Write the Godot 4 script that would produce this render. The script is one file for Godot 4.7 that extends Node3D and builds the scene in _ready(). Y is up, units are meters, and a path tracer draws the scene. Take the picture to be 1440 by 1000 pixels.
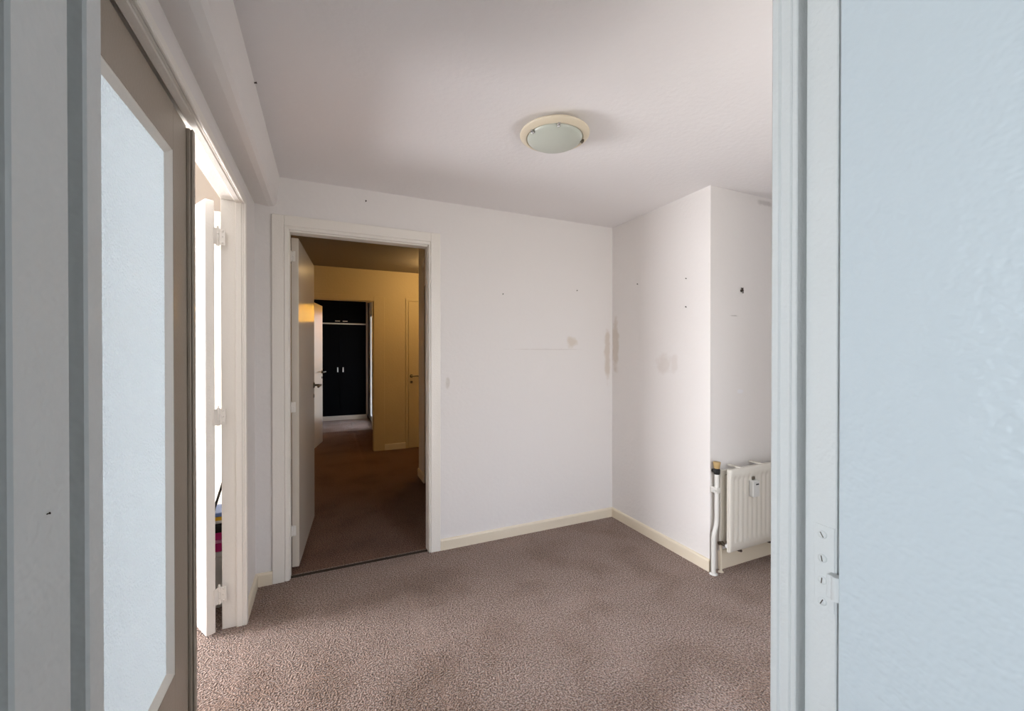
extends Node3D
# An empty carpeted hall of an old flat, seen from the doorway of the next room. Metres, y up; the camera stands over the origin.

var M := {}
var counts := {}

# ---------------------------------------------------------------- meshes
func mb() -> SurfaceTool:
	var st := SurfaceTool.new()
	st.begin(Mesh.PRIMITIVE_TRIANGLES)
	return st

var flat_uv := 0   # 0: uv = (x, y)   1: uv = (z, y)   2: uv = (x, z)

func vert(st: SurfaceTool, p: Vector3) -> void:
	var q := Vector2(p.x, p.y)
	if flat_uv == 1: q = Vector2(p.z, p.y)
	elif flat_uv == 2: q = Vector2(p.x, p.z)
	st.set_uv(q)
	st.set_uv2(q)
	st.add_vertex(p)

func tri(st: SurfaceTool, a: Vector3, b: Vector3, c: Vector3, away: Vector3) -> void:
	var n := (c - a).cross(b - a)
	if n.length_squared() < 1e-16: return
	vert(st, a)
	if n.dot(away) >= 0.0:
		vert(st, b); vert(st, c)
	else:
		vert(st, c); vert(st, b)

func quad(st: SurfaceTool, a: Vector3, b: Vector3, c: Vector3, d: Vector3, away: Vector3) -> void:
	tri(st, a, b, c, away)
	tri(st, a, c, d, away)

# a box from corner lo to corner hi with chamfered edges, optionally turned by t
func bx(st: SurfaceTool, lo: Vector3, hi: Vector3, b := 0.0, t := Transform3D.IDENTITY) -> void:
	st.set_smooth_group(-1)
	var c := (lo + hi) * 0.5
	var h := ((hi - lo) * 0.5).abs()
	b = minf(b, minf(h.x, minf(h.y, h.z)) * 0.95)
	for ax in 3:
		for s in [-1.0, 1.0]:
			var u := (ax + 1) % 3
			var w := (ax + 2) % 3
			var p := []
			for k in [[-1.0, -1.0], [1.0, -1.0], [1.0, 1.0], [-1.0, 1.0]]:
				var v := Vector3.ZERO
				v[ax] = s * h[ax]
				v[u] = k[0] * (h[u] - b)
				v[w] = k[1] * (h[w] - b)
				p.append(v)
			var n := Vector3.ZERO
			n[ax] = s
			quad(st, t * (c + p[0]), t * (c + p[1]), t * (c + p[2]), t * (c + p[3]), t.basis * n)
	if b <= 0.0: return
	for ax in 3:
		var u := (ax + 1) % 3
		var w := (ax + 2) % 3
		for su in [-1.0, 1.0]:
			for sw in [-1.0, 1.0]:
				var p := []
				for k in [[-1.0, 0], [1.0, 0], [1.0, 1], [-1.0, 1]]:
					var v := Vector3.ZERO
					v[ax] = k[0] * (h[ax] - b)
					v[u] = su * (h[u] - (b if k[1] == 1 else 0.0))
					v[w] = sw * (h[w] - (0.0 if k[1] == 1 else b))
					p.append(v)
				var n := Vector3.ZERO
				n[u] = su
				n[w] = sw
				quad(st, t * (c + p[0]), t * (c + p[1]), t * (c + p[2]), t * (c + p[3]), t.basis * n)
	for sx in [-1.0, 1.0]:
		for sy in [-1.0, 1.0]:
			for sz in [-1.0, 1.0]:
				var q := Vector3(sx, sy, sz)
				tri(st, t * (c + q * (h - Vector3(0, b, b))), t * (c + q * (h - Vector3(b, 0, b))), t * (c + q * (h - Vector3(b, b, 0))), t.basis * q)

# a closed profile (convex or not, counter-clockwise list of Vector2) pushed along z from z0 to z1, then placed by t
func prism(st: SurfaceTool, pts: Array, z0: float, z1: float, t := Transform3D.IDENTITY) -> void:
	st.set_smooth_group(-1)
	var pv := PackedVector2Array(pts)
	if not Geometry2D.is_polygon_clockwise(pv): pv.reverse()
	var n := pv.size()
	for i in n:
		var a := pv[i]
		var b := pv[(i + 1) % n]
		var o := Vector2(-(b.y - a.y), b.x - a.x)
		quad(st, t * Vector3(a.x, a.y, z0), t * Vector3(b.x, b.y, z0), t * Vector3(b.x, b.y, z1), t * Vector3(a.x, a.y, z1), t.basis * Vector3(o.x, o.y, 0))
	var ix := Geometry2D.triangulate_polygon(pv)
	for k in range(0, ix.size(), 3):
		for e in [[z0, -1.0], [z1, 1.0]]:
			tri(st, t * Vector3(pv[ix[k]].x, pv[ix[k]].y, e[0]), t * Vector3(pv[ix[k + 1]].x, pv[ix[k + 1]].y, e[0]), t * Vector3(pv[ix[k + 2]].x, pv[ix[k + 2]].y, e[0]), t.basis * Vector3(0, 0, e[1] * signf(z1 - z0)))

# profile of (radius, height) turned about y; sharp = breaks of smoothing at every ring
func lathe(st: SurfaceTool, prof: Array, n := 24, t := Transform3D.IDENTITY, sharp := false) -> void:
	for i in prof.size() - 1:
		st.set_smooth_group((i + 1) if sharp else 1)
		var a: Vector2 = prof[i]
		var b: Vector2 = prof[i + 1]
		for k in n:
			var p := TAU * k / n
			var q := TAU * (k + 1) / n
			var o := Vector2(b.y - a.y, -(b.x - a.x))
			var m := (p + q) * 0.5
			quad(st, t * Vector3(a.x * cos(p), a.y, a.x * sin(p)), t * Vector3(b.x * cos(p), b.y, b.x * sin(p)), t * Vector3(b.x * cos(q), b.y, b.x * sin(q)), t * Vector3(a.x * cos(q), a.y, a.x * sin(q)), t.basis * Vector3(o.x * cos(m), o.y, o.x * sin(m)))

# a round bar along a list of points
func tube(st: SurfaceTool, pts: Array, r: float, n := 10) -> void:
	st.set_smooth_group(1)
	var rings := []
	var side := Vector3.ZERO
	for i in pts.size():
		var d: Vector3 = (pts[mini(i + 1, pts.size() - 1)] - pts[maxi(i - 1, 0)]).normalized()
		if side == Vector3.ZERO: side = d.cross(Vector3(0.31, 0.2, 0.93)).normalized()
		side = (side - d * side.dot(d)).normalized()
		var up := d.cross(side)
		var ring := []
		for k in n: ring.append(pts[i] + (side * cos(TAU * k / n) + up * sin(TAU * k / n)) * r)
		rings.append(ring)
	for i in pts.size() - 1:
		for k in n:
			var l := (k + 1) % n
			quad(st, rings[i][k], rings[i + 1][k], rings[i + 1][l], rings[i][l], rings[i][k] + rings[i][l] - pts[i] * 2.0)
	st.set_smooth_group(-1)
	for e in [0, pts.size() - 1]:
		var d: Vector3 = (pts[0] - pts[1]) if e == 0 else (pts[-1] - pts[-2])
		for k in n: tri(st, pts[e], rings[e][k], rings[e][(k + 1) % n], d)

func bend(pts: Array, r: float) -> Array:
	var out := [pts[0]]
	for i in range(1, pts.size() - 1):
		var a: Vector3 = pts[i] + (pts[i - 1] - pts[i]).normalized() * r
		var b: Vector3 = pts[i] + (pts[i + 1] - pts[i]).normalized() * r
		for k in 7:
			var s := k / 6.0
			out.append(a.lerp(pts[i], s).lerp(pts[i].lerp(b, s), s))
	out.append(pts[-1])
	return out

# ---------------------------------------------------------------- nodes
func tag(o: Node3D, label := "", category := "", group := "", kind := "") -> Node3D:
	if label: o.set_meta("label", label)
	if category: o.set_meta("category", category)
	if group: o.set_meta("group", group)
	if kind: o.set_meta("kind", kind)
	return o

func named(called: String) -> String:
	counts[called] = counts.get(called, -1) + 1
	return called if counts[called] == 0 else "%s_%03d" % [called, counts[called]]

func thing(called: String, label: String, category: String, at := Vector3.ZERO, turn := 0.0, group := "", kind := "") -> Node3D:
	var o := Node3D.new()
	o.name = named(called)
	add_child(o, true)
	o.position = at
	o.rotation.y = turn
	tag(o, label, category, group, kind)
	return o

func obj(called: String, st: SurfaceTool, m: Material, parent: Node3D = null, smooth := true) -> MeshInstance3D:
	if smooth: st.generate_normals()
	var o := MeshInstance3D.new()
	o.mesh = st.commit()
	o.material_override = m
	o.name = called if parent else named(called)
	if parent: parent.add_child(o, true)
	else: add_child(o, true)
	return o

func struct(called: String, label: String, category: String, st: SurfaceTool, m: Material) -> MeshInstance3D:
	var o := obj(called, st, m)
	tag(o, label, category, "", "structure")
	return o

func slab(called: String, label: String, category: String, m: Material, boxes: Array, b := 0.0) -> MeshInstance3D:
	var st := mb()
	for q in boxes: bx(st, Vector3(q[0], q[2], q[4]), Vector3(q[1], q[3], q[5]), b)   # x0 x1 y0 y1 z0 z1
	return struct(called, label, category, st, m)

# ---------------------------------------------------------------- materials
func noise_tex(freq: float, kind: int, oct: int, ramp: Gradient, sd: int, size := 512, normal := false) -> NoiseTexture2D:
	var n := FastNoiseLite.new()
	n.noise_type = kind as FastNoiseLite.NoiseType
	n.frequency = freq
	n.fractal_octaves = oct
	n.seed = sd
	var t := NoiseTexture2D.new()
	t.width = size
	t.height = size
	t.seamless = true
	t.noise = n
	if ramp: t.color_ramp = ramp
	if normal: t.as_normal_map = true
	return t

func ramp(stops: Array) -> Gradient:
	var g := Gradient.new()
	var o := PackedFloat32Array()
	var c := PackedColorArray()
	for s in stops:
		o.append(s[0]); c.append(s[1])
	g.offsets = o
	g.colors = c
	return g

func grey(v: float) -> Color: return Color(v, v, v)

func paint(c: Color, rough := 0.5, relief: Texture2D = null, cm := 0.0, scale := 1.0, spec := 0.5) -> StandardMaterial3D:
	var m := StandardMaterial3D.new()
	m.albedo_color = c
	m.roughness = rough
	m.metallic_specular = spec
	if relief:
		m.heightmap_enabled = true
		m.heightmap_texture = relief
		m.heightmap_scale = cm
		m.uv1_triplanar = true
		m.uv1_world_triplanar = true
		m.uv1_scale = Vector3.ONE * scale
	return m

func stained(base: StandardMaterial3D, im: Image, x0: float, x1: float, y0: float, y1: float) -> StandardMaterial3D:
	var m: StandardMaterial3D = base.duplicate()
	m.detail_enabled = true
	m.detail_uv_layer = BaseMaterial3D.DETAIL_UV_2
	m.detail_blend_mode = BaseMaterial3D.BLEND_MODE_MIX
	m.detail_albedo = ImageTexture.create_from_image(im)
	m.uv2_scale = Vector3(1.0 / (x1 - x0), -1.0 / (y1 - y0), 1)
	m.uv2_offset = Vector3(-x0 / (x1 - x0), y1 / (y1 - y0), 0)
	return m

# soft-edged blot on a stain sheet that covers [x0..x1] by [y0..y1] metres
func blot(im: Image, n: FastNoiseLite, x0: float, x1: float, y0: float, y1: float, c: Vector2, r: Vector2, col: Color, most: float) -> void:
	var w := im.get_width()
	var h := im.get_height()
	var px := Vector2(w / (x1 - x0), h / (y1 - y0))
	for y in range(maxi(0, int((y1 - c.y - r.y * 1.5) * px.y)), mini(h, int((y1 - c.y + r.y * 1.5) * px.y))):
		for x in range(maxi(0, int((c.x - r.x * 1.5 - x0) * px.x)), mini(w, int((c.x + r.x * 1.5 - x0) * px.x))):
			var d := Vector2((x0 + x / px.x - c.x) / r.x, (y1 - y / px.y - c.y) / r.y)
			var k := clampf((1.15 - d.length() + 0.55 * n.get_noise_2d(x * 1.0, y * 1.0)) * 1.8, 0.0, 1.0) * most
			if k > 0.004:
				var old := im.get_pixel(x, y)
				if k > old.a: im.set_pixel(x, y, Color(col.r, col.g, col.b, k))

func sheet(w: int, h: int, c: Color) -> Image:
	var im := Image.create(w, h, false, Image.FORMAT_RGBA8)
	im.fill(Color(c.r, c.g, c.b, 0.0))
	return im

func make_materials() -> void:
	var bw := ramp([[0.0, grey(0)], [1.0, grey(1)]])
	var plaster := noise_tex(0.035, FastNoiseLite.TYPE_SIMPLEX_SMOOTH, 4, bw, 3)
	var peel := noise_tex(0.05, FastNoiseLite.TYPE_SIMPLEX_SMOOTH, 2, bw, 5)
	var pile := noise_tex(0.155, FastNoiseLite.TYPE_SIMPLEX_SMOOTH, 2, bw, 11)
	M.wall = paint(Color8(243, 239, 236), 0.75, plaster, 0.09, 1.6)
	M.wall_hall = M.wall
	M.ceiling = paint(Color8(240, 237, 237), 0.8, plaster, 0.08, 1.6)
	M.bright = paint(Color8(249, 249, 248), 0.7)
	M.room_near = paint(Color8(128, 126, 122), 0.8)  # unseen near room greyed so it bounces less light onto the left jamb
	M.corridor = paint(Color8(222, 204, 166), 0.7, plaster, 0.08, 1.6)
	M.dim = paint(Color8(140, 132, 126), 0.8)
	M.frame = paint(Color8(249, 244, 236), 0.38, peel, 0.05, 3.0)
	M.leaf_shaded = paint(Color8(176, 166, 152), 0.38, peel, 0.05, 3.0)  # door frame paint darkened: the glazed leaf's shade put into its colour
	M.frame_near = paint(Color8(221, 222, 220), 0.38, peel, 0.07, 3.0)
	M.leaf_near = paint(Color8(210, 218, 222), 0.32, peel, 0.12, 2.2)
	M.skirting = paint(Color8(240, 228, 206), 0.45, peel, 0.05, 3.0)
	M.leaf = paint(Color8(232, 224, 212), 0.3, peel, 0.03, 3.0)
	M.leaf_brushed = paint(Color8(226, 216, 202), 0.2)
	M.leaf_brushed.anisotropy_enabled = true
	M.leaf_brushed.anisotropy = 0.9
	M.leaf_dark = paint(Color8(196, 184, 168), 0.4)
	M.rad = paint(Color8(226, 221, 210), 0.35, peel, 0.03, 3.0)
	M.pipe = paint(Color8(228, 226, 220), 0.35)
	M.brass = paint(Color8(190, 160, 110), 0.4)
	M.steel = paint(Color8(112, 104, 92), 0.3)
	M.steel.metallic = 0.9
	M.chrome = paint(Color8(205, 205, 205), 0.25)
	M.chrome.metallic = 1.0
	M.black = paint(Color8(16, 15, 15), 0.6)
	M.rust = paint(Color8(52, 40, 30), 0.7)
	M.wardrobe = paint(Color8(6, 7, 10), 0.6, null, 0.0, 1.0, 0.15)
	M.trim_pale = paint(Color8(206, 194, 178), 0.5)
	M.white = paint(Color8(236, 236, 234), 0.4)
	M.pink = paint(Color8(214, 30, 128), 0.5)
	M.pink_pale = paint(Color8(240, 150, 205), 0.5)
	M.blue = paint(Color8(110, 140, 205), 0.5)
	M.yellow = paint(Color8(240, 190, 50), 0.5)
	M.plastic = paint(Color8(222, 222, 218), 0.4)
	M.lamp_ring = paint(Color8(226, 214, 190), 0.4)
	M.lamp_glass = paint(Color8(196, 201, 190), 0.3)
	# frosted glass: scatters the light of the room behind it
	M.frosted = paint(Color8(238, 243, 245), 0.35, noise_tex(0.06, FastNoiseLite.TYPE_SIMPLEX_SMOOTH, 3, bw, 9), 0.8, 3.6)
	M.frosted.backlight_enabled = true
	M.frosted.backlight = Color(0.86, 0.89, 0.905)
	M.pane = StandardMaterial3D.new()
	M.pane.transparency = BaseMaterial3D.TRANSPARENCY_ALPHA
	M.pane.albedo_color = Color(1, 1, 1, 0.03)
	M.pane.roughness = 0.02
	# carpet: speckled loop pile, worn in patches
	var speck := ramp([[0.0, Color8(84, 66, 57)], [0.3, Color8(127, 103, 91)], [0.52, Color8(168, 143, 130)], [0.72, Color8(200, 178, 166)], [1.0, Color8(232, 215, 205)]])
	M.carpet = paint(Color8(255, 255, 255), 0.95, pile, 1.5, 1.3, 0.1)
	M.carpet.albedo_texture = noise_tex(0.155, FastNoiseLite.TYPE_SIMPLEX_SMOOTH, 2, speck, 11)
	M.carpet.rim_enabled = true
	M.carpet.rim = 0.5
	M.carpet.detail_enabled = true
	M.carpet.detail_uv_layer = BaseMaterial3D.DETAIL_UV_2
	M.carpet.detail_blend_mode = BaseMaterial3D.BLEND_MODE_MUL
	M.carpet.detail_albedo = noise_tex(0.012, FastNoiseLite.TYPE_SIMPLEX_SMOOTH, 5, ramp([[0.0, Color8(214, 206, 196)], [0.35, Color8(238, 233, 228)], [0.5, Color8(248, 246, 244)], [1.0, grey(1.0)]]), 21)
	M.carpet.uv2_triplanar = true
	M.carpet.uv2_world_triplanar = true
	M.carpet.uv2_scale = Vector3.ONE * 0.33
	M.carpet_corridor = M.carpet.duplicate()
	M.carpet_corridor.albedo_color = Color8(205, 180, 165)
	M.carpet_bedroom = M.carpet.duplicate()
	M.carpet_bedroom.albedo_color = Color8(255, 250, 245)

# ---------------------------------------------------------------- parts that repeat
# a painted butt hinge: knuckle on a vertical pin at p, plates towards the directions a and b
func hinge(parent: Node3D, p: Vector3, a: Vector3, b: Vector3, m: Material, h := 0.085) -> void:
	var st := mb()
	for k in 3:
		var y0 := p.y - h * 0.5 + k * h / 3.0
		lathe(st, [Vector2(0.0, y0 - p.y), Vector2(0.0075, y0 - p.y + 0.0005), Vector2(0.0075, y0 - p.y + h / 3.0 - 0.0015), Vector2(0.0, y0 - p.y + h / 3.0 - 0.001)], 12, Transform3D(Basis.IDENTITY, p), true)
	lathe(st, [Vector2(0.004, h * 0.5), Vector2(0.005, h * 0.5 + 0.006), Vector2(0.0, h * 0.5 + 0.011)], 10, Transform3D(Basis.IDENTITY, p))
	for d in [a, b]:
		if d == Vector3.ZERO: continue
		var t := Transform3D(Basis(d, Vector3.UP, d.cross(Vector3.UP)), p)
		bx(st, Vector3(0.004, -h * 0.45, -0.0015), Vector3(0.03, h * 0.45, 0.0015), 0.0007, t)
		for y in [-0.028, 0.0, 0.028]:
			lathe(st, [Vector2(0.0045, 0), Vector2(0.004, 0.0022), Vector2(0.0, 0.0024)], 8, t * Transform3D(Basis(Vector3.RIGHT, PI / 2), Vector3(0.019, y, 0.001)))
	obj("hinge", st, m, parent)

# lever handle on a face: t has x = the way the lever points, y = up, z = out of the face
func lever(parent: Node3D, t: Transform3D, m: Material) -> void:
	var st := mb()
	lathe(st, [Vector2(0.024, 0.0), Vector2(0.024, 0.004), Vector2(0.019, 0.009), Vector2(0.011, 0.011), Vector2(0.0, 0.011)], 20, t * Transform3D(Basis(Vector3.RIGHT, PI / 2), Vector3.ZERO))
	tube(st, [t * Vector3(0, 0, 0.008), t * Vector3(0, 0, 0.05)], 0.008)
	tube(st, bend([t * Vector3(-0.012, 0, 0.052), t * Vector3(0.05, 0.002, 0.054), t * Vector3(0.085, 0.0, 0.052), t * Vector3(0.12, -0.006, 0.046)], 0.02), 0.0085)
	obj("handle", st, m, parent)
	st = mb()
	lathe(st, [Vector2(0.018, 0.0), Vector2(0.018, 0.003), Vector2(0.014, 0.006), Vector2(0.006, 0.006), Vector2(0.0055, 0.002), Vector2(0, 0.002)], 18, t * Transform3D(Basis(Vector3.RIGHT, PI / 2), Vector3(0, -0.085, 0)))
	var e := obj("keyhole_plate", st, m, parent)
	st = mb()
	bx(st, Vector3(-0.002, -0.096, 0.0045), Vector3(0.002, -0.082, 0.0068), 0.0005, t)
	obj("keyhole", st, M.black, parent)

func screw(st: SurfaceTool, t: Transform3D, r := 0.006) -> void:
	lathe(st, [Vector2(r, 0), Vector2(r * 0.95, 0.0014), Vector2(r * 0.5, 0.0022), Vector2(0, 0.0024)], 14, t)

# ---------------------------------------------------------------- the scene
func _ready() -> void:
	# camera, sky, exposure, daylight
	var cam := Camera3D.new()
	cam.name = "camera"
	add_child(cam)
	cam.position = Vector3(0, 1.34, 0)
	cam.rotation_degrees = Vector3(-0.296, -24.27, 0)
	cam.fov = rad_to_deg(2.0 * atan(500.0 / 581.0))
	cam.near = 0.02
	cam.far = 60.0
	cam.current = true
	var env := Environment.new()
	var sm := ProceduralSkyMaterial.new()
	sm.sky_top_color = Color(0.78, 0.85, 0.95)
	sm.sky_horizon_color = Color(0.93, 0.95, 0.98)
	sm.ground_horizon_color = Color(0.80, 0.79, 0.77)
	sm.ground_bottom_color = Color(0.72, 0.71, 0.69)
	sm.sky_energy_multiplier = 2.0
	sm.ground_energy_multiplier = 2.0
	env.sky = Sky.new()
	env.sky.sky_material = sm
	env.background_mode = Environment.BG_SKY
	env.tonemap_mode = Environment.TONE_MAPPER_LINEAR
	env.tonemap_exposure = 1.05
	env.sdfgi_enabled = true
	env.ssao_enabled = true
	env.ssil_enabled = true
	var we := WorldEnvironment.new()
	we.name = "environment"
	we.environment = env
	add_child(we)
	daylight("daylight_bright_room", Vector3(-3.76, 1.17, -2.85), -90, Vector2(1.2, 2.0), Color(0.985, 0.985, 1.0), 26.0)
	daylight("daylight_near_room", Vector3(-2.16, 1.5, 0.47), -90, Vector2(0.9, 1.5), Color(0.93, 0.97, 1.0), 5.4)
	daylight("daylight_bedroom", Vector3(0.80, 1.1, -8.28), 90, Vector2(0.85, 1.9), Color(0.93, 0.96, 1.0), 0.22)
	daylight("added_light_hall", Vector3(1.50, 1.1, 0.0), 0, Vector2(0.85, 1.9), Color(1.0, 0.985, 0.975), 1.22)  # added light, lifts the brightness of the hall from out of view
	make_materials()
	shell()
	doors()
	windows()
	fittings()
	beyond()

func daylight(called: String, at: Vector3, turn: float, size: Vector2, c: Color, e: float) -> void:
	var l := AreaLight3D.new()
	l.name = called
	l.area_size = size
	l.area_normalize_energy = true
	l.light_color = c
	l.light_energy = e
	l.area_range = 14.0
	l.shadow_enabled = true
	add_child(l)
	l.position = at
	l.rotation_degrees = Vector3(0, turn, 0)

func shell() -> void:
	var n := FastNoiseLite.new()
	n.frequency = 0.03
	n.seed = 4
	# stains: yellowed patch, rubbed corner, filler marks
	var ochre := Color8(196, 170, 122)
	var a := sheet(900, 780, ochre)
	blot(a, n, -0.5, 2.5, 0, 2.6, Vector2(1.755, 1.424), Vector2(0.05, 0.045), ochre, 0.3)
	blot(a, n, -0.5, 2.5, 0, 2.6, Vector2(2.10, 1.33), Vector2(0.03, 0.21), Color8(178, 150, 104), 0.34)
	blot(a, n, -0.5, 2.5, 0, 2.6, Vector2(1.55, 1.372), Vector2(0.32, 0.004), Color8(180, 168, 160), 0.22)
	blot(a, n, -0.5, 2.5, 0, 2.6, Vector2(0.76, 1.13), Vector2(0.014, 0.04), Color8(180, 168, 146), 0.3)
	var b := sheet(400, 780, ochre)
	blot(b, n, -2.9, -1.7, 0, 2.6, Vector2(-2.72, 1.42), Vector2(0.045, 0.22), Color8(178, 150, 104), 0.32)
	blot(b, n, -2.9, -1.7, 0, 2.6, Vector2(-2.19, 1.27), Vector2(0.07, 0.07), Color8(196, 176, 156), 0.2)
	blot(b, n, -2.9, -1.7, 0, 2.6, Vector2(-2.1, 1.27), Vector2(0.03, 0.06), Color8(196, 176, 156), 0.16)
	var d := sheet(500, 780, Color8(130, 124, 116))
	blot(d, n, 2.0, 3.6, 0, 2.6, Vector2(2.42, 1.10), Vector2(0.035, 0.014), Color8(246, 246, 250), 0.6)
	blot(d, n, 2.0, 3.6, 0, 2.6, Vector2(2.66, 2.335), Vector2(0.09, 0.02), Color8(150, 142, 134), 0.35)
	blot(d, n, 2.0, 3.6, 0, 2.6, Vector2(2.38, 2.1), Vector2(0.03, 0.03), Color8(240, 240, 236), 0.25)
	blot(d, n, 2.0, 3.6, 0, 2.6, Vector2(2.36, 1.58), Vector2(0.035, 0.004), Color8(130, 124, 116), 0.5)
	var back := stained(M.wall, a, -0.5, 2.5, 0, 2.6)
	var right := stained(M.wall, b, -2.9, -1.7, 0, 2.6)
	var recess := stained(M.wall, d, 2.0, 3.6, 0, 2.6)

	slab("floor", "brown speckled carpet of the empty hall, worn pale in patches", "carpet", M.carpet, [[-0.46, 3.6, -0.12, 0, -2.82, -0.42], [0.92, 2.08, -0.12, 0, -0.42, 0.12]])
	slab("floor", "dark brown carpet of the dim corridor behind the back doorway", "carpet", M.carpet_corridor, [[-0.52, 2.2, -0.12, 0, -7.66, -2.82]])
	slab("floor", "daylit strip of carpet in front of the black wardrobe", "carpet", M.carpet_bedroom, [[-2.7, 0.92, -0.12, 0, -9.6, -7.66]])
	slab("floor", "carpet of the bright room behind the frosted glass", "carpet", M.carpet, [[-3.9, -0.46, -0.12, 0, -2.88, -0.37], [-3.9, -0.52, -0.12, 0, -4.1, -2.88]])
	slab("floor", "floor of the room the photograph was taken from", "floor", M.carpet, [[-2.3, 0.92, -0.12, 0, -0.42, 2.3]])

	slab("ceiling", "white plaster ceiling of the hall with a round lamp", "ceiling", M.ceiling, [[-0.37, 3.5, 2.37, 2.5, -2.76, -0.47], [1.0, 2.0, 2.37, 2.5, -0.47, 0.02]])
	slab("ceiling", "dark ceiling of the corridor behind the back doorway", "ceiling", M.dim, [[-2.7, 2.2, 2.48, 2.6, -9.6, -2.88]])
	slab("ceiling", "white ceiling of the bright room on the left", "ceiling", M.bright, [[-3.9, -0.46, 2.5, 2.6, -2.88, -0.47], [-3.9, -0.52, 2.5, 2.6, -4.1, -2.88]])
	slab("ceiling", "grey ceiling of the room the photograph was taken from", "ceiling", M.room_near, [[-2.3, 0.92, 2.5, 2.6, -0.37, 2.3]])

	flat_uv = 1
	slab("wall_left", "left hall wall around the frosted glass double door", "wall", M.wall, [[-0.46, -0.37, 0, 2.6, -2.88, -2.412], [-0.46, -0.37, 2.098, 2.6, -2.412, -0.62], [-0.46, -0.37, 0, 2.6, -0.62, -0.47]])
	flat_uv = 0
	slab("wall_back", "white back wall of the hall with a yellowed patch", "wall", back, [[-0.37, -0.222, 0, 2.6, -2.88, -2.76], [0.642, 2.27, 0, 2.6, -2.88, -2.76], [-0.222, 0.642, 2.088, 2.6, -2.88, -2.76]])
	flat_uv = 1
	slab("wall_right", "white side wall of the chimney breast, rubbed brown in its corner", "wall", right, [[2.15, 2.27, 0, 2.6, -2.76, -1.8101]])
	flat_uv = 0
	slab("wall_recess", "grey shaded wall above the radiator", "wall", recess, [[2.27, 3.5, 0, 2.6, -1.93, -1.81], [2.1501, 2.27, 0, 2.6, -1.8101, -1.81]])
	slab("wall_end", "far right end wall of the hall, out of view", "wall", M.wall, [[3.5, 3.6, 0, 2.6, -1.93, -0.37]])
	slab("wall_near", "wall around the doorway the camera looks through", "wall", M.room_near, [[-3.9, -0.2, 0, 2.6, -0.47, -0.37], [0.752, 1.0, 0, 2.6, -0.47, -0.37], [2.0, 3.5, 0, 2.6, -0.47, -0.37], [-0.2, 0.752, 2.095, 2.6, -0.47, -0.37]])

	slab("wall_added_alcove", "added unseen alcove sides that keep hall light off the left wall", "wall", M.wall, [[0.92, 1.0, 0, 2.6, -0.37, 0.12], [2.0, 2.08, 0, 2.6, -0.37, 0.12], [1.0, 2.0, 2.12, 2.6, 0.02, 0.12]])  # unseen alcove, added so its sides cut light towards the left wall
	# boxed-in beam with a rounded lower edge along the top of the left wall
	var st := mb()
	var prof := [Vector2(-0.37, 2.2), Vector2(-0.30, 2.19), Vector2(-0.275, 2.194), Vector2(-0.262, 2.206), Vector2(-0.256, 2.23), Vector2(-0.247, 2.33), Vector2(-0.244, 2.37), Vector2(-0.37, 2.37)]
	prism(st, prof, -2.76, -0.47)
	struct("trim_1", "boxed plaster beam with a rounded edge under the ceiling along the left wall", "beam", st, M.wall)

	# skirting boards: rounded top edge
	board("baseboard_back", "cream skirting board along the hall's back wall right of the doorway", Vector3(0.708, 0, -2.76), Vector3(2.15, 0, -2.76), Vector3(0, 0, 1))
	board("baseboard_corner", "short skirting board left of the back doorway", Vector3(-0.37, 0, -2.76), Vector3(-0.284, 0, -2.76), Vector3(0, 0, 1))
	board("baseboard_left", "short skirting board at the far end of the left wall", Vector3(-0.37, 0, -2.412), Vector3(-0.37, 0, -2.745), Vector3(1, 0, 0))
	board("baseboard_right", "cream skirting board along the chimney breast", Vector3(2.15, 0, -2.745), Vector3(2.15, 0, -1.805), Vector3(-1, 0, 0))
	board("baseboard_recess", "skirting board under the radiator", Vector3(2.222, 0, -1.81), Vector3(3.5, 0, -1.81), Vector3(0, 0, 1), 0.115)

	# brass seam between the two carpets
	st = mb()
	bx(st, Vector3(-0.2, 0.0, -2.80), Vector3(0.635, 0.005, -2.775), 0.002)
	struct("trim_2", "thin brown seam strip between the two carpets in the back doorway", "threshold", st, M.rust)

func board(called: String, label: String, a: Vector3, b: Vector3, out: Vector3, h := 0.074) -> void:
	var st := mb()
	var along := (b - a).normalized()
	var t := Transform3D(Basis(out, Vector3.UP, along), a)
	prism(st, [Vector2(0, 0), Vector2(0.014, 0), Vector2(0.014, h - 0.012), Vector2(0.011, h - 0.004), Vector2(0.006, h), Vector2(0, h)], 0.0, (b - a).length(), t)
	struct(called, label, "skirting board", st, M.skirting)

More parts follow.
